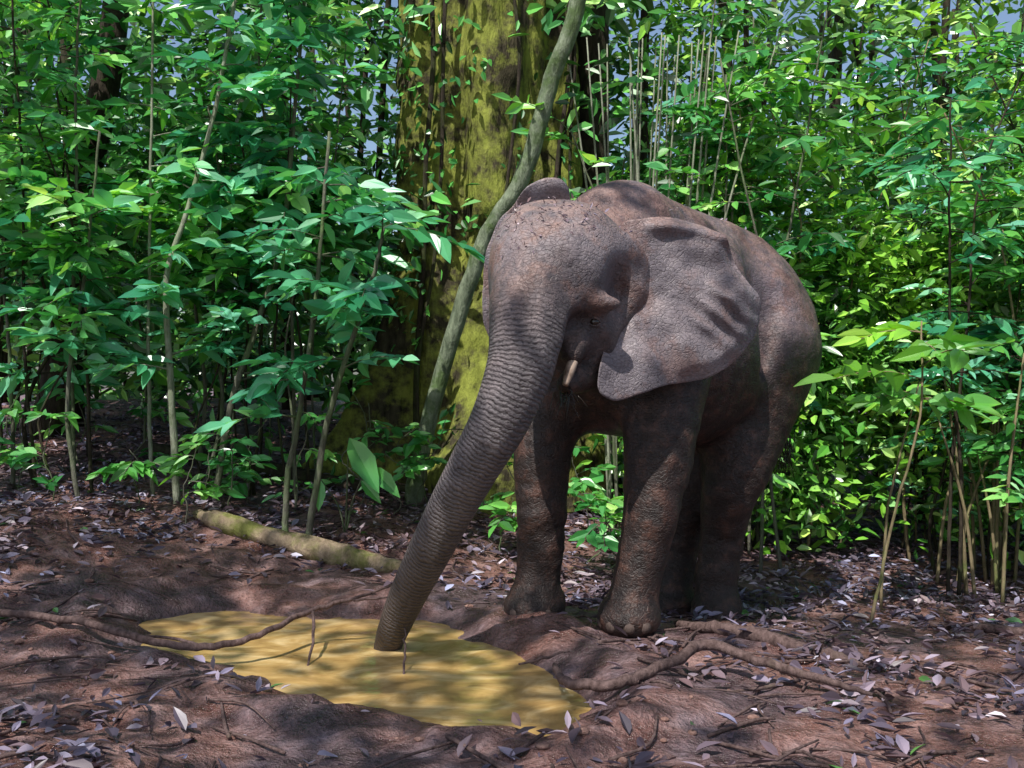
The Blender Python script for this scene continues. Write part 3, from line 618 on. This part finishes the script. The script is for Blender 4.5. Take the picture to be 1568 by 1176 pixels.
# ------------------------------------------------------------------ litter, sticks, roots
nL = 60000; y = 2.8+rng.beta(1.2, 1.4, nL)*9.5; x = rng.uniform(-1, 1, nL)*(y*.56+.4); d = pdist(x, y); mudm = fbm(x*1.1, y*1.1, 3, 14); fine = fbm(x*5, y*5, 2, 17)
pr = np.where(d < .14, .0, np.where(d < .6, .10, np.where(d < 1.0, .32, 1.0)))*np.where((mudm > .45) & (y < 6.6), .28, 1.0)*np.clip(fine*2.4-.3, .10, 1); pr = np.where((y < 6.0) & (d >= .6), pr*.65, pr); k = rng.random(nL) < pr; x = x[k]; y = y[k]; nn = len(x)
z = ground(x, y)+rng.uniform(.002, .03, nn); a = rng.uniform(0, 6.28, nn); Dd = np.column_stack([np.cos(a), np.sin(a), rng.normal(0, .25, nn)]); Nn = rng.normal(0, .42, (nn, 3)); Nn[:, 2] += 1
L = rng.uniform(.03, .11, nn); r = np.clip(rng.beta(1.4, 1.6, nn), 0, .965); r[rng.random(nn) < .012] = 1.0; b = B(); b.leaves(np.column_stack([x, y, z]), Dd, Nn, L, L*rng.uniform(.22, .5, nn), r, 0, fold=.35, droop=-.12)
b.build("leaf_litter", [M_litter])
b = B()
for q in range(620):
    y = rng.uniform(3.0, 10)**1.0; x = rng.uniform(-.55, .55)*y
    if pdist(np.array([x]), np.array([y]))[0] < .2: continue
    a = rng.uniform(0, 6.28); l = rng.uniform(.08, .5); e = (x+math.cos(a)*l, y+math.sin(a)*l); mm = ((x+e[0])/2+rng.normal(0, .02), (y+e[1])/2+rng.normal(0, .02)); r = rng.uniform(.003, .009)
    b.tube([(x, y, G(x, y)+.012), (*mm, G(*mm)+.02), (*e, G(*e)+.012)], [r, r, r*.6], 5, 0, 3)
b.build("fallen_twigs", [M_stick])
def ground_stick(name, pts, rad, mat, lift=.012, branches=()):
    b = B(); P = [(x, y, G(x, y)+lift if z is None else z) for x, y, z in pts]; b.tube(P, rad, 8, 0, 6, .004)
    for br, r in branches: b.tube([(x, y, G(x, y)+lift if z is None else z) for x, y, z in br], [r, r*.8, r*.5][:len(br)], 6, 0, 5, .002)
    return b.build(name, [mat])
ground_stick("fallen_branch", [(-2.75,5.4,None),(-2.2,5.15,None),(-1.72,4.95,.05),(-1.42,4.88,.05),(-1.2,5.0,.09),(-1.06,5.25,.13),(-.85,5.3,.18),(-.65,5.4,.23)], [.020,.020,.020,.018,.016,.014,.010,.005], M_stick, .05,
  branches=[([(-1.02,5.25,.13),(-.98,5.05,.05),(-.98,4.9,-.06)], .010), ([(-1.5,4.9,.05),(-1.7,5.05,.05),(-1.85,5.12,.04)], .010), ([(-.82,5.3,.18),(-.7,5.25,.2),(-.6,5.3,.2)], .007)])
ground_stick("fallen_branch", [(.19,4.55,.05),(.21,4.33,.05),(.32,4.22,.06),(.50,4.22,.08),(.72,4.4,.13),(.86,4.52,.15),(1.05,4.38,.12),(1.28,4.22,.08),(1.45,4.12,.05)], [.012,.020,.024,.024,.024,.024,.021,.017,.008], M_stick, .03,
  branches=[([(.86,4.52,.15),(.98,4.6,.11),(1.08,4.62,.05)], .010), ([(.5,4.22,.08),(.6,4.14,.06),(.72,4.1,.03)], .007)])
ground_stick("fallen_twig", [(.03,4.75,0),(.17,4.77,.03),(.27,4.8,.05)], [.005,.007,.003], M_stick)
ground_stick("fallen_twig", [(-.50,4.75,-.07),(-.505,4.85,.05),(-.52,4.95,.12)], [.006,.005,.002], M_stick)
ground_stick("tree_root", [(.9,5.6,None),(1.1,5.35,None),(1.25,5.2,None),(1.4,5.05,None),(1.55,4.9,None),(1.65,4.8,None)], [.02,.036,.04,.036,.03,.01], M_stick, .015)
ground_stick("fallen_log", [(-2.3,7.45,None),(-2.05,7.3,None),(-1.7,7.2,None),(-1.3,7.0,None),(-.95,6.85,None),(-.6,6.75,None)], [.03,.08,.07,.09,.07,.03], M_log, .04)
ground_stick("fallen_log", [(-3.3,9.2,None),(-2.4,9.0,None),(-1.5,8.8,None),(-.9,8.9,None)], [.07,.08,.07,.04], M_bark_dark, .05)
ground_stick("fallen_log", [(2.6,6.4,None),(3.0,6.1,None),(3.6,5.9,None)], [.02,.03,.02], M_stick, .02)
b = B()
for q in range(160):
    y = rng.uniform(3.4, 6.5); x = rng.uniform(-.5, .5)*y; dq = pdist(np.array([x]), np.array([y]))[0]
    if dq < .16 or dq > .7: continue
    r = rng.uniform(.006, .022); uvs(b, (x, y, G(x, y)+r*.2), (r*rng.uniform(.8, 1.5), r, r*.6), 8, 6)
m, nt, out = new_mat("mud_clod"); nn_ = noise(nt, 25, 5); principled(nt, out, ramp(nt, nn_, [(.3, (.14,.07,.055)), (.7, (.36,.22,.18))]), .8, bump(nt, nn_, 1, .03)); b.build("mud_clods", [m])
print("DONE", len(V))
